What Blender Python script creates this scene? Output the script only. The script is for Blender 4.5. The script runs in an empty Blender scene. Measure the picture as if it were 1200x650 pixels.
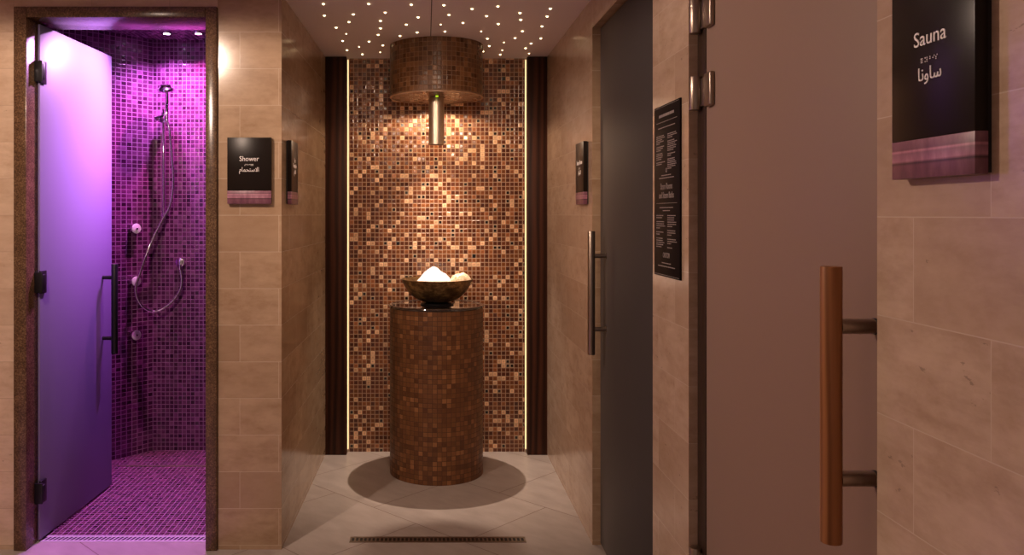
import bpy, bmesh, math, random
from mathutils import Vector, Matrix

random.seed(7)
scene = bpy.context.scene
COL = scene.collection
PI = math.pi
F = 960.0                      # focal length in pixels of the 1200 wide frame
CX, CY, EYE = 499.0, 251.0, 1.445


def px(x, y, Y):
    """world point at distance Y that the photograph shows at pixel (x, y)"""
    return Vector(((x - CX) * Y / F, Y, EYE + (CY - y) * Y / F))


# ------------------------------------------------------------------ materials
class NT:
    def __init__(self, name):
        self.m = bpy.data.materials.new(name)
        self.m.use_nodes = True
        self.t = self.m.node_tree
        self.t.nodes.clear()
        self.out = self.t.nodes.new('ShaderNodeOutputMaterial')

    def n(self, kind, **props):
        nd = self.t.nodes.new('ShaderNode' + kind)
        for k, v in props.items():
            setattr(nd, k, v)
        return nd

    def put(self, sock, v):
        if isinstance(v, bpy.types.NodeSocket):
            self.t.links.new(v, sock)
        elif isinstance(v, (tuple, list)) and len(v) == 3 and sock.type == 'RGBA':
            sock.default_value = (*v, 1)
        else:
            sock.default_value = v

    def math(self, op, a, b=0.0, c=0.0, clamp=False):
        nd = self.n('Math', operation=op, use_clamp=clamp)
        for i, v in enumerate((a, b, c)):
            self.put(nd.inputs[i], v)
        return nd.outputs[0]

    def vec(self, op, a, b=(0, 0, 0), scale=None):
        nd = self.n('VectorMath', operation=op)
        self.put(nd.inputs[0], a)
        self.put(nd.inputs[1], b)
        if scale is not None:
            self.put(nd.inputs['Scale'], scale)
        return nd.outputs['Vector']

    def mix(self, fac, a, b, blend='MIX'):
        nd = self.n('Mix', data_type='RGBA', blend_type=blend)
        self.put(nd.inputs[0], fac)
        self.put(nd.inputs[6], a)
        self.put(nd.inputs[7], b)
        return nd.outputs[2]

    def ramp(self, fac, stops, interp='LINEAR'):
        nd = self.n('ValToRGB')
        cr = nd.color_ramp
        cr.interpolation = interp
        while len(cr.elements) < len(stops):
            cr.elements.new(0.5)
        for e, (p, c) in zip(cr.elements, stops):
            e.position = p
            e.color = (*c, 1) if len(c) == 3 else c
        self.put(nd.inputs[0], fac)
        return nd.outputs[0]

    def uv(self):
        return self.n('TexCoord').outputs['UV']

    def objc(self):
        return self.n('TexCoord').outputs['Object']

    def mapping(self, v, loc=(0, 0, 0), rot=(0, 0, 0), scale=(1, 1, 1)):
        nd = self.n('Mapping')
        self.put(nd.inputs[0], v)
        nd.inputs[1].default_value = loc
        nd.inputs[2].default_value = rot
        nd.inputs[3].default_value = scale
        return nd.outputs[0]

    def noise(self, v, scale, detail=3.0, rough=0.55):
        nd = self.n('TexNoise')
        self.put(nd.inputs['Vector'], v)
        nd.inputs['Scale'].default_value = scale
        nd.inputs['Detail'].default_value = detail
        nd.inputs['Roughness'].default_value = rough
        return nd.outputs[0]

    def bump(self, height, strength=0.3, dist=0.002, normal=None):
        nd = self.n('Bump')
        nd.inputs['Strength'].default_value = strength
        nd.inputs['Distance'].default_value = dist
        self.put(nd.inputs['Height'], height)
        if normal is not None:
            self.put(nd.inputs['Normal'], normal)
        return nd.outputs[0]

    def bsdf(self, **kw):
        nd = self.n('BsdfPrincipled')
        for k, v in kw.items():
            self.put(nd.inputs[k.replace('_', ' ')], v)
        self.t.links.new(nd.outputs[0], self.out.inputs[0])
        return nd


def plain(name, col, rough=0.5, metal=0.0, spec=0.5, coat=0.0):
    m = NT(name)
    b = m.bsdf(Base_Color=col, Roughness=rough, Metallic=metal)
    b.inputs['Specular IOR Level'].default_value = spec
    b.inputs['Coat Weight'].default_value = coat
    return m.m


def brushed(name, col, rough, axis_scale=(60, 60, 2)):
    m = NT(name)
    v = m.mapping(m.objc(), scale=axis_scale)
    n = m.noise(v, 6.0, 2)
    r = m.math('MULTIPLY_ADD', n, 0.2, rough - 0.1)
    m.bsdf(Base_Color=m.mix(n, tuple(c * 0.8 for c in col), col), Roughness=r, Metallic=1.0)
    return m.m


def glow(name, col, strength):
    m = NT(name)
    e = m.n('Emission')
    m.put(e.inputs[0], col)
    e.inputs[1].default_value = strength
    m.t.links.new(e.outputs[0], m.out.inputs[0])
    return m.m


def travertine(name, tint, offs, rough, w=0.336, h=0.158, joint=(0.40, 0.29, 0.21), vary=1.0, pit=1.0):
    m = NT(name)
    uv = m.mapping(m.uv(), loc=(offs[0], offs[1], 0))
    br = m.n('TexBrick', offset=0.5, offset_frequency=2)
    m.put(br.inputs['Vector'], uv)
    br.inputs['Color1'].default_value = (0, 0, 0, 1)
    br.inputs['Color2'].default_value = (1, 1, 1, 1)
    br.inputs['Mortar'].default_value = (0.5, 0.5, 0.5, 1)
    br.inputs['Scale'].default_value = 1.0
    br.inputs['Mortar Size'].default_value = 0.0011
    br.inputs['Mortar Smooth'].default_value = 0.3
    br.inputs['Brick Width'].default_value = w
    br.inputs['Row Height'].default_value = h
    tone = br.outputs['Color']
    # each stone is cut from another place of the block: shift the veins by the stone's own tone
    sep = m.n('SeparateXYZ')
    m.put(sep.inputs[0], uv)
    com = m.n('CombineXYZ')
    m.put(com.inputs[0], sep.outputs[0])
    m.put(com.inputs[1], sep.outputs[1])
    m.put(com.inputs[2], m.math('MULTIPLY', tone, 9.0))
    v = com.outputs[0]
    vein = m.noise(m.mapping(v, scale=(1.3, 4.2, 1)), 4.2, 7, 0.62)
    blot = m.noise(m.mapping(v, scale=(1.0, 1.6, 1)), 7.0, 5, 0.6)
    fine = m.noise(m.mapping(v, scale=(1.0, 2.0, 1)), 22.0, 6, 0.68)
    c = tint
    dark = tuple(k * f for k, f in zip(c, (0.78, 0.73, 0.69)))
    lite = tuple(min(1, k * f) for k, f in zip(c, (1.16, 1.17, 1.18)))
    col = m.ramp(vein, [(0.28, dark), (0.5, c), (0.74, lite)])
    line = m.noise(m.mapping(v, scale=(1.2, 26.0, 1)), 3.0, 4, 0.6)
    col = m.mix(m.math('MULTIPLY', m.math('SUBTRACT', line, 0.5, clamp=True), 0.9, clamp=True), col, dark)
    col = m.mix(m.math('MULTIPLY', m.math('SUBTRACT', blot, 0.45, clamp=True), 2.2 * vary, clamp=True), col,
                tuple(k * f for k, f in zip(c, (0.74, 0.67, 0.60))))
    col = m.mix(m.math('MULTIPLY', m.math('SUBTRACT', fine, 0.42, clamp=True), 1.6, clamp=True), col, lite)
    col = m.mix(m.math('MULTIPLY', m.math('SUBTRACT', tone, 0.5), 0.9 * vary, 0, True), col, dark)
    pits = m.noise(m.mapping(v, scale=(1, 2.0, 1)), 30.0, 5, 0.65)
    area = m.noise(v, 5.0, 2)
    pm = m.math('MULTIPLY', m.math('MULTIPLY', m.math('GREATER_THAN', pits, 0.655), m.math('GREATER_THAN', area, 0.53)), pit)
    col = m.mix(m.math('MULTIPLY', pm, 0.5), col, tuple(k * 0.35 for k in c))
    col = m.mix(m.math('MULTIPLY', br.outputs['Fac'], 0.8), col, joint)
    hgt = m.math('SUBTRACT', 1.0, m.math('ADD', m.math('MULTIPLY', br.outputs['Fac'], 0.6), m.math('MULTIPLY', pm, 0.25), clamp=True))
    r = m.math('MULTIPLY_ADD', blot, 0.06, rough - 0.03)
    m.bsdf(Base_Color=col, Roughness=r, Normal=m.bump(hgt, 0.25, 0.002))
    return m.m


def mosaic(name, stops, grout, pitch=0.0257, gw=0.055, rough=0.18, tilt=0.05, spec=0.6, black=0.0, coat=0.0, offs=(0, 0), grough=0.6, metal=0.0, vary=1.0, heart=0.0):
    m = NT(name)
    v = m.vec('SCALE', m.vec('ADD', m.uv(), (offs[0], offs[1], 0)), scale=1.0 / pitch)
    cell = m.vec('FLOOR', v)
    fr = m.vec('SUBTRACT', m.vec('FRACTION', v), (0.5, 0.5, 0.5))
    wn = m.n('TexWhiteNoise', noise_dimensions='2D')
    m.put(wn.inputs['Vector'], cell)
    wn2 = m.n('TexWhiteNoise', noise_dimensions='2D')
    m.put(wn2.inputs['Vector'], m.vec('ADD', cell, (37.3, 91.7, 0)))
    sep = m.n('SeparateXYZ')
    m.put(sep.inputs[0], m.vec('ABSOLUTE', fr))
    d = m.math('MAXIMUM', sep.outputs[0], sep.outputs[1])
    lim = 0.5 - gw
    if black > 0:
        isb = m.math('LESS_THAN', wn.outputs['Value'], black)
        lim = m.math('SUBTRACT', 0.5 - gw, m.math('MULTIPLY', isb, 0.13))
    g = m.math('GREATER_THAN', d, lim)
    col = m.ramp(wn.outputs['Value'], stops, 'CONSTANT')
    # light and dark within one tile: cloudy hand-poured glass
    cl = m.noise(m.vec('ADD', v, (0, 0, 0)), 1.3, 3)
    col = m.mix(0.4 * vary, col, m.mix(cl, tuple([0.25] * 3), tuple([1.75] * 3)), 'MULTIPLY')
    col = m.mix(0.4 * vary, col, m.mix(wn2.outputs['Value'], tuple([0.45] * 3), tuple([1.55] * 3)), 'MULTIPLY')
    if heart > 0:          # poured glass: each tile is deeper coloured in the middle than at its ground edge
        hrt = m.n('MapRange')
        m.put(hrt.inputs[0], d)
        hrt.inputs[1].default_value = 0.12
        hrt.inputs[2].default_value = 0.42
        col = m.mix(heart, col, m.mix(hrt.outputs[0], (0.6, 0.6, 0.6), (1.4, 1.4, 1.4)), 'MULTIPLY')
    col = m.mix(g, col, grout)
    geo = m.n('NewGeometry')
    tl = m.vec('SCALE', m.vec('SUBTRACT', wn2.outputs['Color'], (0.5, 0.5, 0.5)), scale=tilt)
    tl = m.vec('SCALE', tl, scale=m.math('SUBTRACT', 1.0, g))
    nrm = m.vec('NORMALIZE', m.vec('ADD', geo.outputs['Normal'], tl))
    edge = m.n('MapRange')
    m.put(edge.inputs[0], d)
    edge.inputs[1].default_value = 0.5 - gw
    edge.inputs[2].default_value = 0.5 - gw * 2.6
    edge.inputs[3].default_value = 0
    edge.inputs[4].default_value = 1
    nrm = m.bump(edge.outputs[0], 0.35, 0.0015, nrm)
    r = m.math('ADD', m.math('MULTIPLY', g, grough - rough), m.math('MULTIPLY_ADD', wn2.outputs['Value'], 0.16, rough - 0.06))
    b = m.bsdf(Base_Color=col, Roughness=r, Normal=nrm, Metallic=m.math('MULTIPLY', m.math('SUBTRACT', 1.0, g), metal))
    b.inputs['Specular IOR Level'].default_value = spec
    b.inputs['Coat Weight'].default_value = coat
    return m.m


def walnut(name, c0, c1, rough=0.35, scale=(7, 7, 0.5)):
    m = NT(name)
    v = m.mapping(m.objc(), scale=scale)
    wob = m.noise(m.mapping(m.objc(), scale=(4, 4, 1.2)), 1.6, 3)
    w = m.n('TexWave', wave_type='BANDS', bands_direction='X')
    m.put(w.inputs['Vector'], v)
    w.inputs['Scale'].default_value = 1.0
    w.inputs['Distortion'].default_value = 6.0
    w.inputs['Detail'].default_value = 3.0
    w.inputs['Detail Scale'].default_value = 1.2
    fine = m.noise(m.mapping(m.objc(), scale=(160, 160, 3)), 1.0, 3)
    f = m.math('ADD', m.math('MULTIPLY', w.outputs['Fac'], 0.55), m.math('MULTIPLY', fine, 0.45))
    f = m.math('MULTIPLY_ADD', wob, 0.3, m.math('SUBTRACT', f, 0.15))
    m.bsdf(Base_Color=m.ramp(f, [(0.2, c0), (0.8, c1)]), Roughness=rough).inputs['Specular IOR Level'].default_value = 0.22
    return m.m


def frosted(name, col, trans, rough=0.35, glossy=0.06):
    """satin frosted glass: scatters light through and back, with a soft sheen"""
    m = NT(name)
    d = m.n('BsdfDiffuse')
    m.put(d.inputs[0], col)
    t = m.n('BsdfTranslucent')
    m.put(t.inputs[0], col)
    g = m.n('BsdfGlossy')
    m.put(g.inputs['Color'], (1, 1, 1))
    g.inputs['Roughness'].default_value = rough
    a = m.n('MixShader')
    a.inputs[0].default_value = trans
    m.t.links.new(d.outputs[0], a.inputs[1])
    m.t.links.new(t.outputs[0], a.inputs[2])
    fr = m.n('LayerWeight')
    fr.inputs[0].default_value = 0.35
    b = m.n('MixShader')
    m.put(b.inputs[0], m.math('MULTIPLY_ADD', fr.outputs['Fresnel'], 0.2, glossy))
    m.t.links.new(a.outputs[0], b.inputs[1])
    m.t.links.new(g.outputs[0], b.inputs[2])
    m.t.links.new(b.outputs[0], m.out.inputs[0])
    return m.m


def speckled(name, stops, scale, rough):
    m = NT(name)
    n = m.noise(m.objc(), scale, 5, 0.75)
    n2 = m.noise(m.objc(), scale * 0.12, 3)
    f = m.math('ADD', m.math('MULTIPLY', n, 0.8), m.math('MULTIPLY', n2, 0.2))
    m.bsdf(Base_Color=m.ramp(f, stops), Roughness=rough)
    return m.m


M = {}
STONE = (0.62, 0.465, 0.335)
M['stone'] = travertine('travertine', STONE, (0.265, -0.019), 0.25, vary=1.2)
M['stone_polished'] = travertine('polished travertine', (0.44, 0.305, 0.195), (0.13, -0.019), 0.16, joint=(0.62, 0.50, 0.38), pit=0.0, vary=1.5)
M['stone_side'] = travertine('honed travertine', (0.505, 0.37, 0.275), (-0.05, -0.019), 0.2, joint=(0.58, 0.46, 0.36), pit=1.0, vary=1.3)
M['frame_stone'] = speckled('brown granite', [(0.32, (0.03, 0.014, 0.007)), (0.5, (0.105, 0.056, 0.028)), (0.68, (0.26, 0.15, 0.075))], 150.0, 0.22)
M['walnut'] = walnut('dark walnut', (0.020, 0.006, 0.003), (0.075, 0.024, 0.011), 0.5)
M['grip_wood'] = walnut('oiled oak', (0.20, 0.075, 0.025), (0.36, 0.15, 0.055), 0.42, (22, 22, 1.0))
BACK = [(0.0, (0.012, 0.008, 0.007)), (0.045, (0.10, 0.024, 0.008)), (0.28, (0.155, 0.042, 0.013)), (0.58, (0.22, 0.071, 0.020)),
        (0.80, (0.32, 0.108, 0.037)), (0.88, (0.80, 0.49, 0.285))]
M['mosaic_back'] = mosaic('copper glass mosaic', BACK, (0.43, 0.285, 0.18), tilt=0.10, rough=0.16, heart=0.6, black=0.045, gw=0.07, spec=0.7, offs=(0.002, 0.004))
DRUM = [(0.0, (0.105, 0.041, 0.016)), (0.2, (0.14, 0.056, 0.021)), (0.55, (0.175, 0.073, 0.027)), (0.88, (0.24, 0.105, 0.041))]
M['mosaic_drum'] = mosaic('brown glass mosaic', DRUM, (0.08, 0.035, 0.018), tilt=0.05, rough=0.36, gw=0.05, spec=0.35, vary=0.6)
SHW = [(0.0, (0.038, 0.008, 0.03)), (0.08, (0.066, 0.013, 0.052)), (0.42, (0.09, 0.018, 0.07)), (0.72, (0.12, 0.027, 0.096)), (0.92, (0.16, 0.042, 0.135))]
M['mosaic_hood'] = mosaic('hood glass mosaic', [(p, tuple(k * 0.85 for k in c)) for p, c in DRUM], (0.25, 0.145, 0.08), tilt=0.05, rough=0.3, gw=0.05, spec=0.4, vary=0.7)
M['copper_edge_glint'] = plain('copper edge tile with painted glint', (0.42, 0.24, 0.14), 0.4)  # lighter copper stands in for the reflection along the hood edge
M['mosaic_shower'] = mosaic('mauve glass mosaic', SHW, (0.30, 0.13, 0.28), tilt=0.10, rough=0.22, gw=0.075)
SHF = [(0.0, (0.035, 0.008, 0.016)), (0.35, (0.058, 0.012, 0.026)), (0.7, (0.09, 0.02, 0.042))]
M['mosaic_shower_floor'] = mosaic('plum floor mosaic', SHF, (0.38, 0.19, 0.29), tilt=0.05, rough=0.3, gw=0.065)
M['chrome'] = plain('chrome', (0.85, 0.85, 0.88), 0.1, 1.0)
M['jet_white'] = plain('white plastic', (0.78, 0.76, 0.80), 0.35)
M['steel'] = brushed('brushed steel', (0.78, 0.66, 0.53), 0.42)
M['steel_dark'] = brushed('bronzed steel', (0.38, 0.31, 0.255), 0.34, (60, 60, 2))
M['black_metal'] = plain('black metal', (0.012, 0.010, 0.012), 0.38, 0.3)
M['gap_black'] = plain('dark cavity', (0.008, 0.006, 0.006), 0.6)
M['bronze_profile'] = plain('dark bronze profile', (0.04, 0.021, 0.012), 0.4, 0.3)
M['granite'] = plain('polished dark stone', (0.022, 0.014, 0.011), 0.07, 0.0, 0.7, 0.5)
M['acrylic'] = plain('black acrylic', (0.013, 0.0085, 0.0065), 0.3, 0.0, 0.16)
M['board'] = plain('matt black board', (0.009, 0.006, 0.006), 0.5, 0.0, 0.1)
M['letter'] = plain('white lettering', (0.92, 0.88, 0.86), 0.5)
M['print_grey'] = plain('grey print', (0.30, 0.26, 0.25), 0.6)
M['plaster'] = plain('mauve plaster', (0.82, 0.73, 0.77), 0.6)
M['glass_shower'] = frosted('frosted shower glass', (0.36, 0.30, 0.48), 0.5, 0.4, 0.03)
M['glass_sauna'] = frosted('frosted sauna glass', (0.265, 0.168, 0.125), 0.05, 0.5, 0.02)
M['glass_steam'] = frosted('smoked steam glass', (0.058, 0.050, 0.050), 0.05, 0.5, 0.01)
M['star'] = glow('fibre optic glow', (1.0, 0.70, 0.36), 9.0)
M['led'] = glow('warm led', (1.0, 0.66, 0.32), 2.4)
M['lens_violet'] = glow('violet lens', (0.85, 0.6, 1.0), 30.0)
M['lens_pink'] = glow('pink lens', (1.0, 0.35, 0.75), 22.0)
M['lens_warm'] = glow('warm lens', (1.0, 0.75, 0.5), 25.0)
M['green_led'] = glow('green indicator', (0.45, 0.7, 0.02), 1.6)
M['grate_steel'] = plain('satin drain steel', (0.62, 0.58, 0.58), 0.42, 0.4)
M['fitting_white'] = plain('white fitting', (0.7, 0.66, 0.62), 0.4)

# floor tiles, laid on the diagonal
mt = NT('diagonal floor tile')
v = mt.mapping(mt.uv(), rot=(0, 0, -PI / 4))
v = mt.vec('ADD', mt.vec('MULTIPLY', v, (1, 1, 0)), (0, 0, 0))
# rotated by -45 degrees: x' = (X + Y)/sqrt2, y' = (Y - X)/sqrt2 -> rows run along y'
sp = mt.n('SeparateXYZ')
mt.put(sp.inputs[0], v)
cb = mt.n('CombineXYZ')
mt.put(cb.inputs[0], mt.math('ADD', sp.outputs[1], -3.04 - 0.3 + 6.0))
mt.put(cb.inputs[1], mt.math('ADD', sp.outputs[0], -2.676 + 6.0))
br = mt.n('TexBrick', offset=0.5, offset_frequency=2)
mt.put(br.inputs['Vector'], cb.outputs[0])
for k, val in (('Color1', (0, 0, 0, 1)), ('Color2', (1, 1, 1, 1)), ('Mortar', (0.5, 0.5, 0.5, 1)), ('Scale', 1.0), ('Mortar Size', 0.0024),
               ('Mortar Smooth', 0.1), ('Brick Width', 0.6), ('Row Height', 0.6)):
    br.inputs[k].default_value = val
n1 = mt.noise(mt.mapping(cb.outputs[0], scale=(2, 5, 1)), 3.0, 6, 0.6)
fc = mt.ramp(n1, [(0.3, (0.335, 0.285, 0.26)), (0.7, (0.44, 0.385, 0.355))])
fc = mt.mix(mt.math('MULTIPLY', br.outputs['Color'], 0.22), fc, (0.33, 0.27, 0.235))
fc = mt.mix(mt.math('MULTIPLY', br.outputs['Fac'], 0.85), fc, (0.15, 0.10, 0.075))
mt.bsdf(Base_Color=fc, Roughness=mt.math('MULTIPLY_ADD', n1, 0.2, 0.25), Normal=mt.bump(mt.math('SUBTRACT', 1.0, br.outputs['Fac']), 0.2, 0.001))
M['floor'] = mt.m

# printed strip at the foot of the signs: three mauve timber boards
ms = NT('mauve print')
oc = ms.objc()
sp = ms.n('SeparateXYZ')
ms.put(sp.inputs[0], oc)
z = sp.outputs[2]
grain = ms.noise(ms.mapping(oc, scale=(42, 42, 14)), 1.0, 4, 0.6)
c = ms.ramp(grain, [(0.25, (0.14, 0.058, 0.092)), (0.5, (0.26, 0.122, 0.168)), (0.75, (0.37, 0.21, 0.255))])
band = ms.ramp(ms.math('DIVIDE', z, 0.056), [(0.0, (0.62, 0.5, 0.55)), (0.34, (0.7, 0.55, 0.6)), (0.40, (0.22, 0.18, 0.2)), (0.47, (1.5, 1.35, 1.4)),
                                             (0.66, (1.0, 0.92, 1.0)), (0.715, (2.0, 1.8, 1.8)), (0.76, (0.7, 0.6, 0.65)), (1.0, (1.05, 0.95, 1.0))])
ms.bsdf(Base_Color=ms.mix(1.0, c, band, 'MULTIPLY'), Roughness=0.35)
M['print_strip'] = ms.m

# patinated bronze of the bowl
mb = NT('patinated bronze')
n1 = mb.noise(mb.objc(), 14.0, 6, 0.7)
n2 = mb.noise(mb.mapping(mb.objc(), scale=(1, 1, 2.5)), 34.0, 4, 0.7)
f = mb.math('ADD', mb.math('MULTIPLY', n1, 0.7), mb.math('MULTIPLY', n2, 0.3))
mb.bsdf(Base_Color=mb.ramp(f, [(0.36, (0.04, 0.022, 0.011)), (0.5, (0.20, 0.115, 0.05)), (0.66, (0.60, 0.38, 0.15))]), Metallic=0.75,
        Roughness=mb.math('MULTIPLY_ADD', n1, 0.25, 0.28))
M['bronze'] = mb.m

mi = NT('crushed ice')
n1 = mi.noise(mi.objc(), 90.0, 4, 0.7)
b = mi.bsdf(Base_Color=(0.93, 0.95, 0.98), Roughness=0.35, Normal=mi.bump(n1, 0.5, 0.004))
b.inputs['Subsurface Weight'].default_value = 0.25
b.inputs['Subsurface Radius'].default_value = (0.02, 0.02, 0.02)
M['ice'] = mi.m
mi = NT('ice with painted warm light')  # cream and tan ramp paints warm light showing through the ice
n1 = mi.noise(mi.objc(), 60.0, 4, 0.7)
b = mi.bsdf(Base_Color=mi.ramp(n1, [(0.3, (0.55, 0.33, 0.15)), (0.55, (0.85, 0.70, 0.50)), (0.8, (0.92, 0.84, 0.70))]), Roughness=0.35,
            Normal=mi.bump(n1, 0.6, 0.005))
M['ice_warm_light'] = mi.m


# ------------------------------------------------------------------ mesh tools
class B:
    """collects shapes into one mesh"""

    def __init__(self):
        self.bm = bmesh.new()

    def box(self, x0, x1, y0, y1, z0, z1, bev=0.0, seg=2):
        t = bmesh.new()
        bmesh.ops.create_cube(t, size=1.0)
        for vv in t.verts:
            vv.co = Vector((x0 + (vv.co.x + .5) * (x1 - x0), y0 + (vv.co.y + .5) * (y1 - y0), z0 + (vv.co.z + .5) * (z1 - z0)))
        if bev > 0:
            bmesh.ops.bevel(t, geom=t.edges[:], offset=bev, segments=seg, profile=0.5, affect='EDGES')
        self._add(t)
        return self

    def _add(self, t, mat=None):
        if mat is not None:
            bmesh.ops.transform(t, matrix=mat, verts=t.verts)
        me = bpy.data.meshes.new('tmp')
        t.to_mesh(me)
        t.free()
        self.bm.from_mesh(me)
        bpy.data.meshes.remove(me)

    def prism(self, poly, z0, z1):
        t = bmesh.new()
        lo = [t.verts.new((x, y, z0)) for x, y in poly]
        hi = [t.verts.new((x, y, z1)) for x, y in poly]
        n = len(poly)
        t.faces.new(lo[::-1])
        t.faces.new(hi)
        for i in range(n):
            j = (i + 1) % n
            t.faces.new((lo[i], lo[j], hi[j], hi[i]))
        bmesh.ops.recalc_face_normals(t, faces=t.faces)
        self._add(t)
        return self

    def lathe(self, prof, seg=64, mat=None, closed=False):
        """prof: list of (r, z); r == 0 closes to a point"""
        t = bmesh.new()
        rings = []
        for r, zz in prof:
            if r < 1e-6:
                rings.append([t.verts.new((0, 0, zz))])
            else:
                rings.append([t.verts.new((r * math.cos(2 * PI * i / seg), r * math.sin(2 * PI * i / seg), zz)) for i in range(seg)])
        pairs = list(zip(rings, rings[1:]))
        if closed:
            pairs.append((rings[-1], rings[0]))
        for a, b in pairs:
            for i in range(seg):
                j = (i + 1) % seg
                if len(a) == 1 and len(b) == 1:
                    continue
                if len(a) == 1:
                    t.faces.new((a[0], b[j], b[i]))
                elif len(b) == 1:
                    t.faces.new((a[i], a[j], b[0]))
                else:
                    t.faces.new((a[i], a[j], b[j], b[i]))
        bmesh.ops.recalc_face_normals(t, faces=t.faces)
        self._add(t, mat)
        return self

    def cyl(self, p0, p1, r, seg=32, bev=0.0):
        p0, p1 = Vector(p0), Vector(p1)
        L = (p1 - p0).length
        q = Vector((0, 0, 1)).rotation_difference((p1 - p0).normalized())
        mat = Matrix.Translation(p0) @ q.to_matrix().to_4x4()
        if bev > 0:
            k = bev * 0.3
            prof = [(0, 0), (r - bev, 0), (r - k, k), (r, bev), (r, L - bev), (r - k, L - k), (r - bev, L), (0, L)]
        else:
            prof = [(0, 0), (r, 0), (r, L), (0, L)]
        return self.lathe(prof, seg, mat)

    def tube(self, pts, r, seg=12, sub=6):
        P = [Vector(p) for p in pts]
        path = []
        for i in range(len(P) - 1):
            a, b, c, d = P[max(i - 1, 0)], P[i], P[i + 1], P[min(i + 2, len(P) - 1)]
            for k in range(sub):
                s = k / sub
                path.append(0.5 * ((2 * b) + (c - a) * s + (2 * a - 5 * b + 4 * c - d) * s * s + (3 * b - a - 3 * c + d) * s ** 3))
        path.append(P[-1])
        t = bmesh.new()
        up = Vector((0.3, -1, 0.2)).normalized()
        rings = []
        for i, p in enumerate(path):
            tg = (path[min(i + 1, len(path) - 1)] - path[max(i - 1, 0)]).normalized()
            up = (up - tg * up.dot(tg)).normalized()
            sd = tg.cross(up)
            rings.append([t.verts.new(p + r * (math.cos(2 * PI * k / seg) * up + math.sin(2 * PI * k / seg) * sd)) for k in range(seg)])
        for a, b in zip(rings, rings[1:]):
            for k in range(seg):
                t.faces.new((a[k], a[(k + 1) % seg], b[(k + 1) % seg], b[k]))
        t.faces.new(rings[0][::-1])
        t.faces.new(rings[-1])
        bmesh.ops.recalc_face_normals(t, faces=t.faces)
        self._add(t)
        return self

    def mesh(self, me, mat=None):
        t = bmesh.new()
        t.from_mesh(me)
        self._add(t, mat)
        return self


def obj(name, b, mat, parent=None, loc=(0, 0, 0), rotz=0.0, uv='box', smooth=True, radius=1.0):
    me = bpy.data.meshes.new(name)
    bm = b.bm
    lay = bm.loops.layers.uv.new('UVMap')
    bm.normal_update()
    for f in bm.faces:
        nx, ny, nz = (abs(k) for k in f.normal)
        if uv == 'cyl' and nz < 0.7:
            a0 = math.atan2(f.calc_center_median().y, f.calc_center_median().x)
            for l in f.loops:
                a = math.atan2(l.vert.co.y, l.vert.co.x)
                while a - a0 > PI:
                    a -= 2 * PI
                while a - a0 < -PI:
                    a += 2 * PI
                l[lay].uv = (a * radius, l.vert.co.z)
        else:
            for l in f.loops:
                c = l.vert.co
                l[lay].uv = (c.x, c.y) if nz >= max(nx, ny) else ((c.x, c.z) if ny >= nx else (c.y, c.z))
    bm.to_mesh(me)
    bm.free()
    me.materials.append(mat)
    if smooth:
        for p in me.polygons:
            p.use_smooth = True
        me.set_sharp_from_angle(angle=math.radians(35))
    o = bpy.data.objects.new(name, me)
    COL.objects.link(o)
    o.location = loc
    o.rotation_euler = (0, 0, rotz)
    if parent is not None:
        o.parent = parent
    return o


def tag(o, label=None, cat=None, group=None, kind=None):
    if label:
        o['label'] = label
    if cat:
        o['category'] = cat
    if group:
        o['group'] = group
    if kind:
        o['kind'] = kind
    return o


def thing(name, loc, label, cat, rotz=0.0, group=None, kind=None):
    o = bpy.data.objects.new(name, None)
    o.empty_display_size = 0.05
    COL.objects.link(o)
    o.location = loc
    o.rotation_euler = (0, 0, rotz)
    return tag(o, label, cat, group, kind)


def dup(root, loc, rotz=None, label=None, group=None):
    """a copy of a thing with its parts and their sub-parts"""
    r = root.copy()
    COL.objects.link(r)
    r.location = loc
    if rotz is not None:
        r.rotation_euler = (0, 0, rotz)
    if label:
        r['label'] = label
    if group:
        r['group'] = group
    for ch in list(root.children):
        c1 = ch.copy()
        COL.objects.link(c1)
        c1.parent = r
        for g in list(ch.children):
            d = g.copy()
            COL.objects.link(d)
            d.parent = c1
    return r


def struct(name, b, mat, label, cat, **kw):
    return tag(obj(name, b, mat, **kw), label, cat, None, 'structure')


def text_mesh(s, size, depth=0.0006, align='CENTER', shear=0.0, spacing=1.0):
    """lettering standing in the local x-z plane, facing -y, baseline at z = 0"""
    cu = bpy.data.curves.new('txt', 'FONT')
    cu.body = s
    cu.size = size
    cu.align_x = align
    cu.extrude = depth
    cu.resolution_u = 3
    cu.shear = shear
    cu.space_character = spacing
    o = bpy.data.objects.new('txt', cu)
    COL.objects.link(o)
    bpy.context.view_layer.update()
    dg = bpy.context.evaluated_depsgraph_get()
    me = bpy.data.meshes.new_from_object(o.evaluated_get(dg))
    bpy.data.objects.remove(o)
    bpy.data.curves.remove(cu)
    me.transform(Matrix.Rotation(PI / 2, 4, 'X'))
    me.materials.clear()
    return me


def put_text(b, s, size, x, y, z, align='CENTER', width=None, **kw):
    me = text_mesh(s, size, align=align, **kw)
    mat = Matrix.Translation((x, y, z))
    if width and len(me.vertices):
        xs = [vv.co.x for vv in me.vertices]
        mat = mat @ Matrix.Diagonal((width / max(1e-6, max(xs) - min(xs)), 1, 1, 1))
    b.mesh(me, mat)
    bpy.data.meshes.remove(me)


# ------------------------------------------------------------------ measures
CEIL = 2.393
FRONT = 3.533          # plane of the wall that holds the shower
RX = 0.73              # plane of the wall with the two doors
BACKY = 4.99           # mosaic at the end of the niche
SHC = 2.511            # shower ceiling

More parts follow.
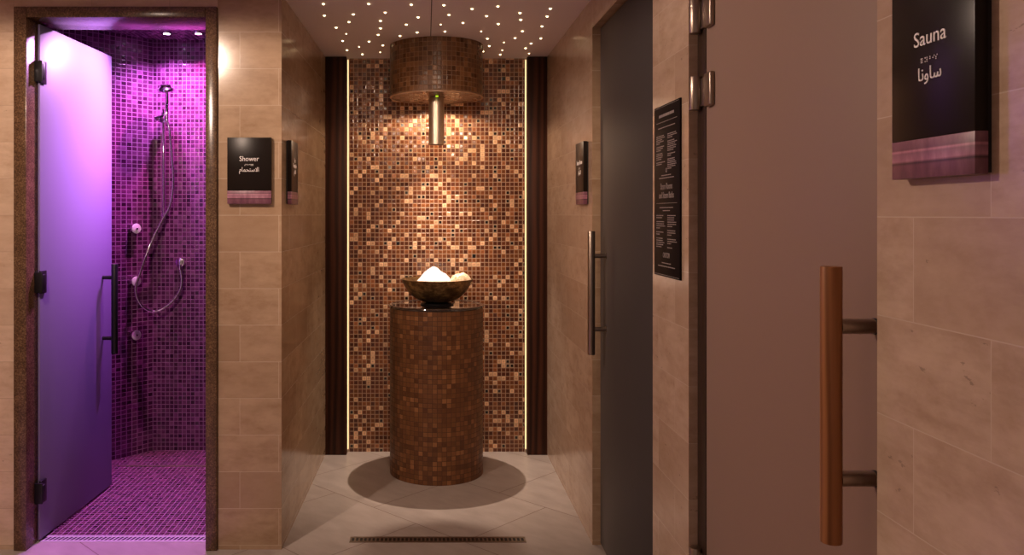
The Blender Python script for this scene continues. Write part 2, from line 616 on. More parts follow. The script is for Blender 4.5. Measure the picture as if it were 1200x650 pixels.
# ------------------------------------------------------------------ room shell
struct('floor', B().box(-3.2, 0.82, -1.6, 3.66, -0.1, 0.0).box(-0.90, 0.73, 3.66, 5.1, -0.1, 0.0), M['floor'],
       'pale beige stone floor tiles laid on the diagonal', 'floor', smooth=False)
struct('ceiling', B().box(-3.2, 0.85, -1.6, FRONT, CEIL, CEIL + 0.1).box(-0.70, 0.85, FRONT, 5.1, CEIL, CEIL + 0.1), M['plaster'],
       'smooth mauve plaster ceiling of the niche dotted with tiny star lights', 'ceiling', smooth=False)
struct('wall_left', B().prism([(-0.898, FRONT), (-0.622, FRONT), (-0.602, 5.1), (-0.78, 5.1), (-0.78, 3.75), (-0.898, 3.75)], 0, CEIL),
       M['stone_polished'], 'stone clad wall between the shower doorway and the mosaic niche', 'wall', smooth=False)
struct('wall_front', B().box(-3.2, -1.77, FRONT, 3.75, 0, 2.6).box(-1.77, -0.898, FRONT, 3.75, 2.337, 2.6),
       M['stone'], 'travertine tiled wall around the shower doorway', 'wall', smooth=False)
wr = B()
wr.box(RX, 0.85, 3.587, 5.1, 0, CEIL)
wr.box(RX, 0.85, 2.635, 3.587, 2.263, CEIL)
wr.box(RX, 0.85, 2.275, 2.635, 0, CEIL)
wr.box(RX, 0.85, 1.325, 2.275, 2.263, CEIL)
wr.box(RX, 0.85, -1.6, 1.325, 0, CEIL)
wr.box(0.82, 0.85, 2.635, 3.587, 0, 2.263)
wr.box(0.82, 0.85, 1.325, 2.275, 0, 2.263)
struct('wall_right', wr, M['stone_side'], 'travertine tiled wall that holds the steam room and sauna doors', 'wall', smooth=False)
struct('wall_back', B().box(-0.56, 0.70, BACKY, 5.1, 0, CEIL), M['mosaic_back'],
       'glittering copper brown glass mosaic wall at the end of the niche', 'wall', smooth=False)
struct('wall_hall', B().box(-3.3, -3.2, -1.6, 3.75, 0, 2.6), M['stone'], 'travertine wall of the hall', 'wall', smooth=False)

# shower enclosure
cA, cB = Vector((-1.668, 5.013)), Vector((-2.10, 4.529))
struct('wall_shower_back', B().box(-1.668, -0.78, 5.013, 5.1, 0, SHC), M['mosaic_shower'], 'purple lit mosaic back wall of the shower', 'wall', smooth=False)
nC = Vector((0.746, -0.666))
struct('wall_shower_corner', B().prism([tuple(cA), tuple(cB), tuple(cB - nC * 0.09), tuple(cA - nC * 0.09)], 0, SHC), M['mosaic_shower'],
       'slanting purple lit mosaic wall with the three body jets', 'wall', smooth=False)
struct('wall_shower_left', B().box(-2.2, -2.1, 3.75, 4.529, 0, SHC), M['mosaic_shower'], 'mosaic side wall of the shower behind the glass door', 'wall', smooth=False)
struct('wall_shower_right', B().box(-0.78, -0.765, 3.75, 5.013, 0, SHC), M['mosaic_shower'], 'mosaic side wall of the shower next to the niche', 'wall', smooth=False)
struct('ceiling_shower', B().box(-2.2, -0.765, 3.75, 5.1, SHC, SHC + 0.09), M['mosaic_shower'], 'low mosaic ceiling of the shower', 'ceiling', smooth=False)
struct('floor_shower', B().box(-2.2, -0.765, 3.69, 4.70, -0.1, 0.0).box(-2.2, -0.765, 4.716, 5.1, -0.1, 0.0).box(-2.2, -1.785, 4.70, 4.716, -0.1, 0.0),
       M['mosaic_shower_floor'], 'plum mosaic floor of the shower', 'floor', smooth=False)

# brown stone frame round the shower doorway
fr = B()
fr.box(-1.77, -1.715, 3.515, 3.76, 0, 2.337, 0.004)
fr.box(-0.946, -0.898, 3.515, 3.76, 0, 2.337, 0.004)
fr.box(-1.715, -0.946, 3.515, 3.76, 2.290, 2.337, 0.004)
struct('trim_1', fr, M['frame_stone'], 'speckled brown granite frame around the shower doorway', 'door frame')

# reveal edges of the two doors in the side wall
struct('trim_2', B().box(0.7285, 0.82, 3.583, 3.592, 0, 2.268).box(0.7285, 0.82, 2.64, 3.583, 2.260, 2.268), M['stone_polished'],
       'stone reveal around the dark steam room door', 'door frame')

# groove across the ceiling panel joint
struct('trim_3', B().box(0.024, 0.028, 2.6, 4.36, CEIL - 0.0008, CEIL + 0.002), M['gap_black'], 'thin dark joint line in the starry ceiling', 'ceiling joint')

# ------------------------------------------------------------------ walnut panels and led strips beside the mosaic
def wall_panel(x0, x1, label):
    r = thing('wood_panel', ((x0 + x1) / 2, 4.945, 0), label, 'wall panel', group='walnut panels flanking the mosaic', kind='thing')
    w = (x1 - x0) / 2
    obj('veneer', B().box(-w, w, -0.025, 0.025, 0, CEIL - 0.001, 0.002), M['walnut'], r)
    obj('backing', B().box(-w, w - 0.012 if x0 < 0 else w, 0.025, 0.043, 0, CEIL - 0.001), M['gap_black'], r) if x0 < 0 else \
        obj('backing', B().box(-w + 0.012, w, 0.025, 0.043, 0, CEIL - 0.001), M['gap_black'], r)
    return r


wall_panel(-0.6035, -0.4765, 'tall dark walnut panel between the mosaic and the wall carrying the ice fountain sign')
wall_panel(0.6105, 0.7295, 'tall dark walnut panel between the mosaic and the wall carrying the steam room door')
for sx, lab in ((-0.4765, 'thin glowing warm light strip on the mosaic edge nearer the shower'), (0.6105, 'thin glowing warm light strip on the mosaic edge nearer the steam room')):
    s = -1 if sx > 0 else 1
    r = thing('light_strip', (sx + s * 0.004, 4.978, 0), lab, 'led strip', group='light strips edging the mosaic')
    obj('diffuser', B().box(-0.002, 0.002, -0.006, 0.0, 0.02, CEIL - 0.01, 0.0015), M['led'], r)
    obj('channel', B().box(-0.006, 0.006, 0.0, 0.012, 0.0, CEIL - 0.001), M['steel'], r)

# ------------------------------------------------------------------ pedestal, bowl, ice
PX, PY = 0.060, 4.622
ped = thing('pedestal', (PX, PY, 0), 'round brown mosaic pedestal under the bronze bowl', 'pedestal')
obj('column', B().lathe([(0, 0), (0.262, 0), (0.262, 0.925), (0, 0.925)], 96), M['mosaic_drum'], ped, uv='cyl', radius=0.262)
obj('top_slab', B().lathe([(0, 0.925), (0.264, 0.925), (0.267, 0.927), (0.270, 0.932), (0.268, 0.938), (0.262, 0.941), (0.254, 0.940), (0.251, 0.937), (0, 0.937)], 96),
    M['granite'], ped)['label'] = 'polished dark stone top'

BX, BZ = 0.064, 0.937
bowl = thing('bowl', (BX, PY, BZ), 'wide bronze bowl of ice on the mosaic pedestal', 'bowl')
outer = [(0.0, 0.013), (0.06, 0.0145), (0.095, 0.0235), (0.118, 0.034), (0.144, 0.053), (0.166, 0.077), (0.183, 0.103), (0.195, 0.127), (0.2025, 0.144)]
inner = [(0.199, 0.1455), (0.190, 0.127), (0.178, 0.104), (0.160, 0.080), (0.137, 0.057), (0.108, 0.037), (0.06, 0.021), (0.0, 0.019)]
obj('shell', B().lathe(outer + inner, 80), M['bronze'], bowl)
obj('foot', B().lathe([(0, 0.0), (0.092, 0.0), (0.094, 0.004), (0.090, 0.009), (0.055, 0.0135), (0, 0.0135)], 64), M['black_metal'], bowl)


def heap(name, loc, r, h, base, seed, mat, label, sharp):
    rnd = random.Random(seed)
    b = B()
    t = b.bm
    NR, NS = 22, 56
    ph = [(rnd.uniform(0, 6.28), rnd.uniform(3, 9)) for _ in range(6)]
    bumps = [(rnd.uniform(-0.8, 0.8) * r, rnd.uniform(-0.8, 0.8) * r, rnd.uniform(0.12, 0.3) * r, rnd.uniform(0.03, 0.10) * h) for _ in range(46)]
    rings = []
    for i in range(NR + 1):
        s = i / NR
        ring = []
        for k in range(NS if i else 1):
            a = 2 * PI * k / NS
            rr = s * r * (1 + 0.05 * math.sin(a * 3 + ph[0][0]) + 0.03 * math.sin(a * 7 + ph[1][0]))
            x, y = rr * math.cos(a), rr * math.sin(a)
            zz = h * (max(0.0, 1 - s ** sharp)) if sharp > 1.05 else h * (1 - s)
            for bx_, by_, br_, bh in bumps:
                d2 = ((x - bx_) ** 2 + (y - by_) ** 2) / br_ ** 2
                zz += bh * math.exp(-d2 * 2) * (1 - s * 0.5)
            zz += rnd.uniform(-0.013, 0.013) * h * 2 * (1 - s * 0.6)
            ring.append(t.verts.new((x, y, zz)))
        rings.append(ring)
    for k in range(NS):
        t.faces.new((rings[0][0], rings[1][k], rings[1][(k + 1) % NS]))
    for a, c in zip(rings[1:], rings[2:]):
        for k in range(NS):
            t.faces.new((a[k], c[k], c[(k + 1) % NS], a[(k + 1) % NS]))
    bot = [t.verts.new((vv.co.x * 0.55, vv.co.y * 0.55, -base)) for vv in rings[-1]]
    for k in range(NS):
        t.faces.new((rings[-1][k], bot[k], bot[(k + 1) % NS], rings[-1][(k + 1) % NS]))
    t.faces.new(bot[::-1])
    bmesh.ops.recalc_face_normals(t, faces=t.faces)
    o = obj(name, b, mat, loc=loc)
    tag(o, label, 'ice', None, 'stuff')


heap('crushed_ice', (0.043, PY - 0.01, BZ + 0.118), 0.112, 0.092, 0.062, 3, M['ice'], 'tall bright white heap of crushed ice in the bronze bowl', 1.25)
heap('crushed_ice', (0.196, PY - 0.01, BZ + 0.122), 0.068, 0.052, 0.03, 9, M['ice_warm_light'], 'small lump of ice with warm light painted in as cream, beside the white heap in the bowl', 3.0)

# ------------------------------------------------------------------ hood with the ice chute
HB = 2.101
hood = thing('hood', (PX, PY, CEIL), 'round brown mosaic hood with a steel chute under the starry ceiling', 'ice fountain hood')
obj('drum', B().lathe([(0.252, HB - CEIL), (0.262, HB - CEIL), (0.262, -0.0005), (0.252, -0.0005)], 96, closed=True), M['mosaic_hood'], hood, uv='cyl', radius=0.262)
obj('underside', B().lathe([(0, HB - CEIL + 0.002), (0.252, HB - CEIL + 0.002), (0.252, HB - CEIL + 0.02), (0, HB - CEIL + 0.02)], 96), M['mosaic_hood'], hood)
obj('glint_trim', B().lathe([(0.2535, HB - CEIL - 0.001), (0.2632, HB - CEIL - 0.001), (0.2632, HB - CEIL + 0.004), (0.2535, HB - CEIL + 0.004)], 96, closed=True), M['copper_edge_glint'], hood)  # rim band with the edge reflection put into its colour
obj('chute', B().lathe([(0.0435, 1.838 - CEIL), (0.0435, HB + 0.001 - CEIL), (0.040, HB + 0.001 - CEIL), (0.040, 1.838 - CEIL)], 48, closed=True), M['steel'], hood)
dl = obj('downlight', B().lathe([(0.018, HB - CEIL - 0.004), (0.026, HB - CEIL - 0.004), (0.027, HB - CEIL + 0.002), (0.018, HB - CEIL + 0.002)], 32, Matrix.Translation((0, 0.155, 0)), closed=True),
         M['steel'], hood)
obj('lens', B().lathe([(0, HB - CEIL - 0.001), (0.0178, HB - CEIL - 0.001), (0.0178, HB - CEIL + 0.001), (0, HB - CEIL + 0.001)], 32, Matrix.Translation((0, 0.155, 0))), M['lens_warm'], dl)
obj('indicator_light', B().lathe([(0, 0), (0.008, 0), (0.008, 0.004), (0, 0.004)], 24, Matrix.Translation((0.002, -0.075, HB - CEIL - 0.003))), M['green_led'], hood)['label'] = 'small green indicator light'

# ------------------------------------------------------------------ star lights
c7 = [(282, 32), (665, 32), (1025, 38), (290, 130), (535, 120), (805, 105), (498, 184), (765, 175), (1083, 145), (983, 207), (390, 232), (765, 238), (475, 286),
      (745, 293), (930, 302), (1075, 273), (445, 345), (668, 350), (785, 382), (583, 396), (482, 423), (612, 458), (762, 441)]
c8 = [(110, 32), (143, 94), (90, 156), (117, 200), (290, 56), (232, 145), (383, 102), (455, 40), (348, 200), (388, 246), (400, 293), (360, 328), (458, 152),
      (494, 270), (483, 320), (470, 348), (596, 82), (601, 126), (612, 198), (565, 242), (632, 307), (667, 277), (655, 341), (730, 244), (737, 167), (770, 104), (790, 54)]
small = {12, 19, 22, 23 + 14, 23 + 13, 23 + 22, 23 + 8, 23 + 2}
stars = [(340 + x / 7.222, y / 7.222) for x, y in c7] + [(500 + x / 5.4545, y / 5.4545) for x, y in c8]
big = None
for i, (ix, iy) in enumerate(stars):
    Y = F * (CEIL - EYE) / (CY - iy)
    X = (ix - CX) * Y / F
    r_ = 0.0038 if i in small else 0.0056
    if big is None:
        o = obj('star_light', B().lathe([(0, -0.006), (0.004, -0.005), (0.0066, -0.002), (0.0066, 0.0), (0, 0.0)], 16), M['star'])
        big = o
    else:
        o = big.copy()
        COL.objects.link(o)
    o.location = (X, Y, CEIL)
    k = r_ / 0.0066
    o.scale = (k, k, k)
    tag(o, 'tiny warm star light set in the mauve niche ceiling', 'star light', 'star lights scattered over the niche ceiling')

# ------------------------------------------------------------------ signs
def arab(codes):
    return ''.join(chr(c) for c in codes)


AR = {'shower': arab([0xFEE1, 0xFE8E, 0xFEE4, 0xFEA4, 0xFE98, 0xFEB3, 0xFEFB, 0xFE8D]),
      'sauna': arab([0xFE8E, 0xFEE7, 0xFEED, 0xFE8E, 0xFEB3]),
      'steam': arab([0xFEAD, 0xFE8E, 0xFEA8, 0xFE92, 0xFEDF, 0xFE8D]),
      'ice': arab([0xFE9E, 0xFEE0, 0xFE9C, 0xFEDF, 0xFE8D])}


def sign(loc, rotz, words, ar, arw, label, braille):
    r = thing('room_sign', loc, label, 'sign', rotz, 'black door signs with a mauve strip')
    W, H, T = 0.094, 0.284, 0.023
    obj('back_plate', B().box(-W + 0.002, W - 0.002, -0.005, 0.0, 0.002, H - 0.002), M['gap_black'], r)
    obj('face_panel', B().box(-W, W, -T, -0.005, 0.056, H, 0.0012), M['acrylic'], r)
    obj('printed_strip', B().box(-W, W, -T, -0.005, 0.0, 0.056, 0.0012), M['print_strip'], r)
    b = B()
    for i, (wd, zz, wid) in enumerate(words):
        put_text(b, wd, 0.030, 0, -T - 0.0004, zz, width=wid)
    obj('lettering', b, M['letter'], r, smooth=False)
    b = B()
    rnd = random.Random(braille)
    x = -0.020
    for cidx in range(6):
        for dx in (0, 0.0026):
            for dz in (0, 0.0026, 0.0052):
                if rnd.random() < 0.5:
                    b.lathe([(0.0, 0.0009), (0.0008, 0.0006), (0.0011, 0.0)], 8, Matrix.Translation((x + dx, -T, 0.164 + dz)) @ Matrix.Rotation(PI / 2, 4, 'X'))
        x += 0.0068
    obj('braille_dots', b, M['letter'], r)
    b = B()
    put_text(b, ar, 0.026, 0, -T - 0.0004, 0.138, width=arw)
    obj('arabic_lettering', b, M['letter'], r, smooth=False)
    return r


sign((-0.757, FRONT, 1.49), 0.0, [('Shower', 0.183, 0.083)], AR['shower'], 0.084, 'black sign reading Shower beside the brown framed doorway', 1)
sign((-0.6195, 3.732, 1.49), PI / 2, [('Ice', 0.190, 0.028), ('Fountain', 0.166, 0.086)], AR['ice'], 0.05, 'black sign on the polished niche wall facing the steam room door', 2)
sign((RX, 3.770, 1.49), -PI / 2, [('Steam Room', 0.183, 0.13)], AR['steam'], 0.06, 'black sign between the walnut panel and the dark steam room door', 3)
sign((RX, 1.149, 1.497), -PI / 2, [('Sauna', 0.188, 0.073)], AR['sauna'], 0.052, 'large near black sign reading Sauna on travertine wall', 4)

# rules board
bd = thing('rules_board', (RX, 2.4655, 1.256), 'tall narrow black board of house rules between the two side doors', 'notice board', -PI / 2)
obj('panel', B().box(-0.13, 0.13, -0.006, 0, 0, 0.522, 0.001), M['board'], bd)
b = B()
put_text(b, 'Steam Rooms', 0.027, 0, -0.0064, 0.265, width=0.12)
put_text(b, 'and Steam Baths', 0.027, 0, -0.0064, 0.238, width=0.15)
obj('heading', b, M['print_grey'], bd, smooth=False)
b = B()
put_text(b, 'CAUTION', 0.022, 0, -0.0064, 0.058, width=0.066)
obj('caution_heading', b, M['print_grey'], bd, smooth=False)
b = B()
rnd = random.Random(5)


def fine(x0, x1, zz, hh=0.0026):
    """one line of print too small to read: a run of word-long dashes"""
    x = x0
    while x < x1 - 0.004:
        w = min(rnd.uniform(0.008, 0.022), x1 - x)
        b.box(x, x + w, -0.0066, -0.006, zz, zz + hh)
        x += w + 0.003


fine(-0.075, 0.075, 0.486, 0.008)
b.box(-0.105, 0.105, -0.0066, -0.006, 0.470, 0.4712)
fine(-0.085, 0.085, 0.452)
for x0, x1, rows in ((-0.105, -0.012, [5, 3, 4, 2]), (0.012, 0.105, [3, 6, 2, 6])):
    zz = 0.428
    for n in rows:
        for k in range(n):
            fine(x0, x1 - (0.03 * rnd.random() + (0.03 if k == n - 1 else 0)), zz)
            zz -= 0.0056
        zz -= 0.0045
b.lathe([(0.004, 0.0), (0.007, 0.0), (0.007, 0.0006), (0.004, 0.0006)], 20, Matrix.Translation((0, -0.006, 0.322)) @ Matrix.Rotation(PI / 2, 4, 'X'), closed=True)
fine(-0.05, 0.05, 0.306)
fine(-0.075, 0.075, 0.298)
b.box(-0.105, 0.105, -0.0066, -0.006, 0.222, 0.2232)
fine(-0.07, 0.07, 0.208)
fine(-0.035, 0.035, 0.199)
for x0, x1, rows in ((-0.105, -0.012, [2, 4, 2, 5]), (0.012, 0.105, [6, 3, 3, 1])):
    zz = 0.184
    for n in rows:
        for k in range(n):
            fine(x0, x1 - (0.03 * rnd.random() + (0.03 if k == n - 1 else 0)), zz)
            zz -= 0.0065
        zz -= 0.006
fine(-0.045, 0.045, 0.040)
fine(-0.085, 0.085, 0.030)
b.box(-0.125, 0.125, -0.0066, -0.006, 0.0045, 0.0055)
b.box(-0.125, 0.125, -0.0066, -0.006, 0.5165, 0.5175)
obj('fine_print', b, M['print_grey'], bd, smooth=False)

# ------------------------------------------------------------------ door 1: shower door, standing open into the shower
H0 = Vector((-1.700, 3.605))
H1 = Vector((-1.669, 4.353))
dv = (H1 - H0)
DL = dv.length
d1 = thing('door_1', (H0.x, H0.y, 0), 'frosted glass shower door standing open into the purple lit shower', 'door', math.atan2(dv.y, dv.x), kind='structure')
# local x runs along the leaf, local -y is the face seen in the photograph
obj('glass_panel', B().box(0.004, DL, 0.0, 0.009, 0.012, 2.282, 0.001), M['glass_shower'], d1)
for zc in (2.072, 1.146, 0.222):
    h = B()
    h.box(-0.005, 0.045, -0.010, 0.0, zc - 0.05, zc + 0.05, 0.002)
    h.box(-0.005, 0.045, 0.009, 0.019, zc - 0.05, zc + 0.05, 0.002)
    ho = obj('hinge', h, M['black_metal'], d1)
    obj('knuckle', B().box(-0.012, 0.012, -0.024, 0.014, zc - 0.035, zc + 0.035, 0.003).box(0.012, 0.030, -0.016, -0.009, zc - 0.022, zc + 0.022, 0.002), M['black_metal'], ho)
    obj('wall_leaf', B().box(-0.020, -0.012, -0.022, 0.0135, zc - 0.045, zc + 0.045, 0.0015), M['black_metal'], ho)
hx = 0.640
hd = obj('pull_handle', B().cyl((hx, -0.062, 0.724), (hx, -0.062, 1.188), 0.0165, 32, 0.002), M['black_metal'], d1)
for zc in (1.118, 0.804):
    obj('standoff', B().cyl((hx, 0.0, zc), (hx, -0.05, zc), 0.010, 24), M['black_metal'], hd)

# ------------------------------------------------------------------ door 2: steam room
GX = 0.762
d2 = thing('door_2', (GX, 3.577, 0), 'smoked grey glass door of the steam room in the side wall', 'door', -PI / 2, kind='structure')
# local x runs towards the camera, local -y towards the hall
obj('glass_panel', B().box(0.002, 0.930, 0.0, 0.010, 0.012, 2.255, 0.001), M['glass_steam'], d2)
hx = 3.577 - 3.459
hd = obj('pull_handle', B().cyl((hx, -0.063, 0.853), (hx, -0.063, 1.374), 0.0155, 32, 0.0015), M['steel_dark'], d2)
for zc in (1.269, 0.960):
    obj('standoff', B().cyl((hx, 0.0, zc), (hx, -0.052, zc), 0.0095, 24).cyl((hx, 0.0, zc), (hx, -0.004, zc), 0.0125, 24), M['steel_dark'], hd)

# ------------------------------------------------------------------ door 3: sauna
SX = 0.756
d3 = thing('door_3', (SX, 2.207, 0), 'frosted taupe glass sauna door with a wooden handle', 'door', -PI / 2, kind='structure')
obj('glass_panel', B().box(0.0, 0.872, 0.0, 0.010, 0.012, 2.255, 0.001), M['glass_sauna'], d3)
obj('frame_profile', B().box(-0.066, -0.002, -0.002, 0.03, 0.0, 2.262, 0.001), M['bronze_profile'], d3)['label'] = 'dark bronze metal door profile'
for zc in (1.986, 1.776, 0.487):
    h = B()
    h.cyl((-0.040, -0.016, zc - 0.046), (-0.040, -0.016, zc + 0.046), 0.0175, 24, 0.002)
    h.cyl((-0.040, -0.016, zc + 0.026), (-0.040, -0.016, zc + 0.029), 0.0183, 24)
    ho = obj('hinge', h, M['steel_dark'], d3)
    obj('hinge_leaf', B().box(0.016, 0.066, -0.014, 0.0, zc - 0.045, zc + 0.045, 0.005, 3).box(-0.026, 0.018, -0.009, 0.0, zc - 0.038, zc + 0.038, 0.001), M['steel_dark'], ho)
hx = 2.207 - 1.375
hd = obj('pull_handle', B().cyl((hx, -0.0755, 0.895), (hx, -0.0755, 1.3576), 0.0172, 40, 0.0012), M['grip_wood'], d3)
hd['label'] = 'round wooden grip bar'
for zc in (1.257, 1.0015):
    obj('standoff', B().cyl((hx, -0.004, zc), (hx, -0.062, zc), 0.0128, 28), M['steel_dark'], hd)['label'] = 'steel standoff'
    obj('rosette', B().cyl((hx, 0.0, zc), (hx, -0.0045, zc), 0.0140, 28, 0.001), M['black_metal'], hd)

# ------------------------------------------------------------------ shower fittings
def rail_pt(x, y, Y):
    return px(x, y, Y)


WY = 5.013
RXX = (191.4 - CX) * 4.955 / F
rail = thing('shower_rail', (RXX, WY, 1.42), 'slim chrome slide rail on the purple mosaic wall', 'shower rail')
obj('bar', B().cyl((0, -0.055, -0.01), (0, -0.055, 0.66), 0.0085, 20, 0.002), M['chrome'], rail)
for zz in (0.02, 0.63):
    obj('bracket', B().cyl((0, 0, zz), (0, -0.062, zz), 0.012, 20, 0.002), M['chrome'], rail)
sl = B()
sl.box(-0.020, 0.024, -0.078, -0.034, 0.578, 0.622, 0.006)
sl.cyl((-0.052, -0.056, 0.605), (-0.014, -0.056, 0.605), 0.016, 20, 0.003)
sl.cyl((0.014, -0.075, 0.605), (0.030, -0.085, 0.605), 0.016, 20, 0.003)
slo = obj('slider', sl, M['chrome'], rail)

hc = px(194.6, 104.5, 4.875)
hs = thing('hand_shower', tuple(px(195.5, 137, 4.93)), 'round chrome hand shower with a long looping hose', 'hand shower')
L0 = Vector(hs.location)
tip = hc - L0
tilt = Matrix.Translation(tip) @ Matrix.Rotation(math.radians(16), 4, 'X')
obj('spray_head', B().lathe([(0, 0.030), (0.026, 0.029), (0.034, 0.026), (0.038, 0.012), (0.052, 0.004), (0.052, -0.008), (0.047, -0.012), (0, -0.012)], 40, tilt), M['chrome'], hs)
obj('handle', B().tube([(0, 0, -0.02), (0.0, 0.0, 0.05), (0.0, 0.006, 0.10), tip + Vector((0, 0.012, 0.02))], 0.0115, 16), M['chrome'], hs)
obj('spray_face', B().lathe([(0, -0.0135), (0.045, -0.0135), (0.045, -0.011), (0, -0.011)], 40, tilt), M['black_metal'], hs)
hp = [(195.5, 140, 4.93), (198.5, 152, 4.93), (201, 180, 4.94), (203, 213, 4.945), (199.3, 240, 4.945), (192.3, 254, 4.94), (181, 276, 4.92), (171.6, 298, 4.89), (163, 323, 4.86), (159, 336, 4.85),
      (160, 347, 4.86), (166, 358, 4.88), (177, 364.5, 4.91), (188, 363, 4.93), (200.6, 354, 4.945), (210.4, 341, 4.95), (213, 328.7, 4.955), (211.5, 316, 4.96)]
obj('hose', B().tube([px(*p) - L0 for p in hp], 0.008, 12), M['chrome'], hs)

oc_ = px(211, 307.3, 4.98)
ot = thing('hose_outlet', (oc_.x, WY, oc_.z), 'round chrome hose outlet on the purple mosaic wall', 'hose outlet')
obj('cover_plate', B().cyl((0, 0, 0), (0, -0.040, 0), 0.0275, 32, 0.004), M['chrome'], ot)
obj('elbow', B().cyl((0, -0.040, 0), (0, -0.052, 0), 0.018, 24, 0.003).cyl((0.0035, -0.046, -0.014), (0.0035, -0.050, -0.046), 0.0085, 16), M['chrome'], ot)

jd = Vector((-0.666, -0.746))
jet0 = None
ang = math.atan2(nC.y, nC.x) + PI / 2      # local -y along the wall normal
for zz, lab in ((1.3595, 'uppermost round body jet on the slanting mosaic wall'), (1.0457, 'middle round body jet on the slanting mosaic wall'),
                (0.724, 'lowest round body jet on the slanting mosaic wall')):
    if jet0 is None:
        jet0 = thing('body_jet', (-1.756, 4.9145, zz), lab, 'body jet', ang, 'body jets on the slanting shower wall')
        obj('rosette', B().cyl((0, 0, 0), (0, -0.034, 0), 0.029, 36, 0.004), M['chrome'], jet0)
        obj('spray_disc', B().cyl((0, -0.034, 0), (0, -0.044, 0), 0.0295, 36, 0.004), M['jet_white'], jet0)
        obj('nozzle', B().cyl((0, -0.0435, 0), (0, -0.049, 0), 0.007, 16, 0.002), M['chrome'], jet0)
    else:
        dup(jet0, (-1.756, 4.9145, zz), label=lab)

for ix, mat_, lab in ((195.5, 'lens_violet', 'ceiling spotlight shining violet white above the hand shower'), (232.5, 'lens_pink', 'ceiling spotlight shining pink beside the brown frame'),
                     (None, 'lens_violet', 'added spotlight unseen behind the shower lintel, brightening the glass door top'),
                     (0, 'lens_violet', 'added spotlight unseen behind the shower lintel, brightening the glass door foot')):  # last two are added, unseen fixtures for the lamps brightening the door
    X, Y = (-1.15, 4.30) if ix is None else (-1.12, 4.62) if ix == 0 else ((ix - CX) * 4.817 / F, 4.817)
    r = thing('ceiling_spotlight', (X, Y, SHC), lab, 'spotlight', group='spotlights in the shower ceiling')
    obj('trim_ring', B().lathe([(0.020, -0.006), (0.038, -0.004), (0.040, 0.0), (0.020, 0.0)], 36, closed=True), M['chrome'], r)
    obj('lens', B().lathe([(0, -0.005), (0.012, -0.0045), (0.0195, -0.002), (0.0195, 0.0), (0, 0.0)], 32), M[mat_], r)

# ------------------------------------------------------------------ drains
def grate(x0, x1, y0, y1, n, slant, rim):
    """flat bar with a row of openings"""
    b_ = B()
    t = 0.002
    b_.box(x0, x1, y0, y0 + rim, -0.004, t)
    b_.box(x0, x1, y1 - rim, y1, -0.004, t)
    p = (x1 - x0 - 0.01) / n
    for i in range(n + 1):
        c_ = x0 + 0.005 + i * p
        w = p * 0.2
        ya, yb = y0 + rim, y1 - rim
        lo, hi = max(x0, c_ - w), min(x1, c_ + w)
        s = slant if 0 < i < n else 0
        b_.prism([(lo - s, ya), (hi - s, ya), (hi + s, yb), (lo + s, yb)], -0.004, t)
    return b_


dn = thing('floor_drain', (0.0, 0.0, 0.0), 'long narrow slotted drain in the beige floor before the pedestal', 'drain')
ya, yb = F * EYE / (635.5 - CY), F * EYE / (629 - CY)
xa, xb = (410 - CX) * 0.5 * (ya + yb) / F, (616 - CX) * 0.5 * (ya + yb) / F
dn.location = ((xa + xb) / 2, (ya + yb) / 2, 0)
w_, d_ = (xb - xa) / 2, (yb - ya) / 2
obj('grating', grate(-w_, w_, -d_, d_, 42, 0.0, 0.014), M['steel_dark'], dn, smooth=False)
obj('channel', B().box(-w_ + 0.003, w_ - 0.003, -d_ + 0.003, d_ - 0.003, 0.0002, 0.0008), M['gap_black'], dn, smooth=False)

dn = thing('threshold_drain', (-1.3305, 3.645, 0.0), 'pierced metal drain strip across the shower doorway', 'drain')
obj('grating', grate(-0.384, 0.384, -0.033, 0.040, 40, 0.006, 0.018), M['grate_steel'], dn, smooth=False)
obj('channel', B().box(-0.382, 0.382, -0.03, 0.037, 0.0002, 0.0008), M['gap_black'], dn, smooth=False)

dn = thing('slot_drain', (-1.28, 4.708, 0.0), 'thin metal slot drain across the shower floor', 'drain')
obj('edge_profile', B().box(-0.504, 0.504, -0.0075, -0.004, -0.03, 0.002).box(-0.504, 0.504, 0.004, 0.0075, -0.03, 0.002), M['steel'], dn, smooth=False)
obj('channel', B().box(-0.504, 0.504, -0.004, 0.004, -0.03, -0.006), M['gap_black'], dn, smooth=False)

# ------------------------------------------------------------------ hall downlights (above the frame)
def downlight(x, y, label):
    r = thing('ceiling_downlight', (x, y, CEIL), label, 'downlight', group='downlights in the hall ceiling')
    obj('trim_ring', B().lathe([(0.034, -0.004), (0.046, -0.003), (0.048, 0.0), (0.034, 0.0)], 36, closed=True), M['fitting_white'], r)
    obj('lens', B().lathe([(0, -0.002), (0.033, -0.002), (0.033, 0.0), (0, 0.0)], 32), M['lens_warm'], r)


HALL = [(-1.3, 2.18), (-1.71, 0.25), (0.05, 2.5)]
downlight(*HALL[0], 'round ceiling downlight in the hall nearest the shower doorway')
downlight(*HALL[1], 'round ceiling downlight in the hall behind the viewer')
downlight(*HALL[2], 'round ceiling downlight in the hall facing the mosaic niche')


# ------------------------------------------------------------------ light
def spot(name, loc, energy, col, size_deg=140, blend=0.8, radius=0.02, target=None):
    L = bpy.data.lights.new(name, 'SPOT')
    L.energy = energy
    L.color = col
    L.spot_size = math.radians(size_deg)
    L.spot_blend = blend
    L.shadow_soft_size = radius
    o = bpy.data.objects.new(name, L)
    COL.objects.link(o)
    o.location = loc
    if target is not None:
        o.rotation_euler = (Vector(target) - Vector(loc)).to_track_quat('-Z', 'Y').to_euler()
    return o


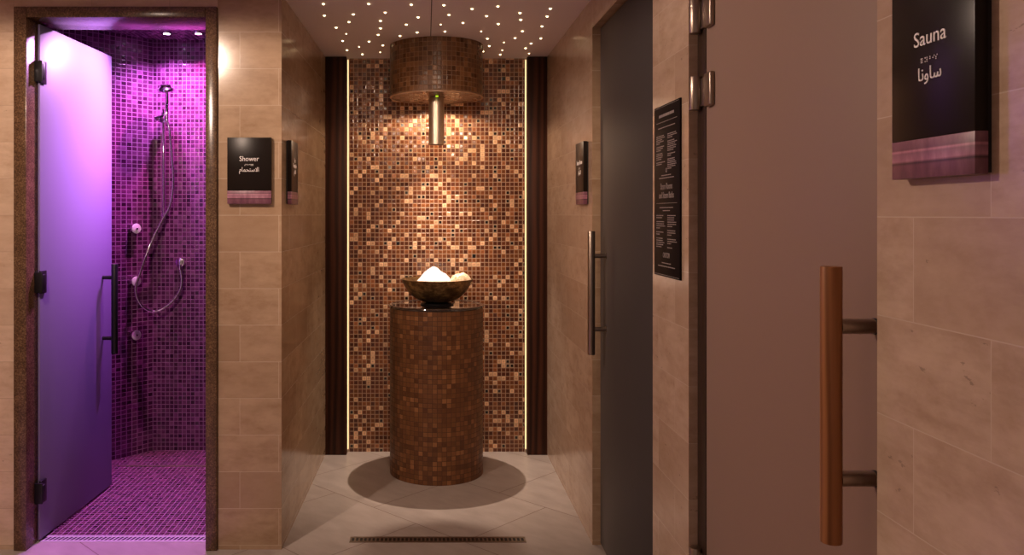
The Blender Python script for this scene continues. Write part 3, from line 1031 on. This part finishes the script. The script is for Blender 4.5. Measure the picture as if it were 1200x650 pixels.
HOOD = (PX, PY + 0.155, HB - 0.010)
spot('hood_beam', HOOD, 125, (1.0, 0.76, 0.60), 72, 1.0, 0.008, (PX, 4.62, 0.0))
spot('hood_spill', HOOD, 11, (1.0, 0.70, 0.46), 168, 0.25, 0.008)
spot('hall_lamp', (HALL[0][0], HALL[0][1], CEIL - 0.012), 120, (1.0, 0.74, 0.58), 177, 0.15, 0.03)
spot('hall_lamp', (HALL[1][0], HALL[1][1], CEIL - 0.012), 22, (1.0, 0.70, 0.56), 165, 0.6, 0.03)
spot('hall_lamp', (HALL[2][0], HALL[2][1], CEIL - 0.012), 95, (1.0, 0.70, 0.50), 72, 0.7, 0.2, (0.06, 5.0, 0.95))
SL = [((195.5 - CX) * 4.817 / F, 4.817), ((232.5 - CX) * 4.817 / F, 4.817), (-1.15, 4.30), (-1.12, 4.62)]
spot('shower_lamp', (*SL[0], SHC - 0.012), 105, (0.82, 0.29, 1.0), 125, 1.0, 0.015)
spot('shower_lamp', (*SL[1], SHC - 0.012), 105, (1.0, 0.20, 0.72), 125, 1.0, 0.015)
spot('shower_lamp', (*SL[2], SHC - 0.012), 270, (0.90, 0.40, 1.0), 74, 1.0, 0.015, (-1.69, 4.02, 1.95))  # unseen lamp added to brighten the upper part of the glass door
spot('shower_lamp', (*SL[3], SHC - 0.012), 230, (0.52, 0.12, 1.0), 66, 1.0, 0.015, (-1.69, 3.85, 0.9))  # unseen violet lamp added to light the lower glass door

w = bpy.data.worlds.new('hall ambience')
scene.world = w
w.use_nodes = True
bg = w.node_tree.nodes['Background']
bg.inputs[0].default_value = (1.0, 0.68, 0.58, 1)
bg.inputs[1].default_value = 0.25

# ------------------------------------------------------------------ camera
cam = bpy.data.cameras.new('camera')
cam.sensor_fit = 'HORIZONTAL'
cam.sensor_width = 36.0
cam.lens = F / 1200.0 * 36.0
cam.shift_x = (600 - CX) / 1200.0
cam.shift_y = -(325 - CY) / 1200.0
cam.clip_start = 0.01
co = bpy.data.objects.new('camera', cam)
COL.objects.link(co)
co.location = (0, 0, EYE)
co.rotation_euler = (PI / 2, 0, 0)
scene.camera = co

scene.view_settings.view_transform = 'Standard'
scene.view_settings.look = 'None'
scene.view_settings.exposure = 0.0
scene.view_settings.gamma = 1.0
scene.view_settings.use_curve_mapping = False
scene.cycles.use_denoising = True
scene.cycles.max_bounces = 8
scene.cycles.diffuse_bounces = 4
scene.cycles.glossy_bounces = 4
scene.cycles.sample_clamp_indirect = 6.0
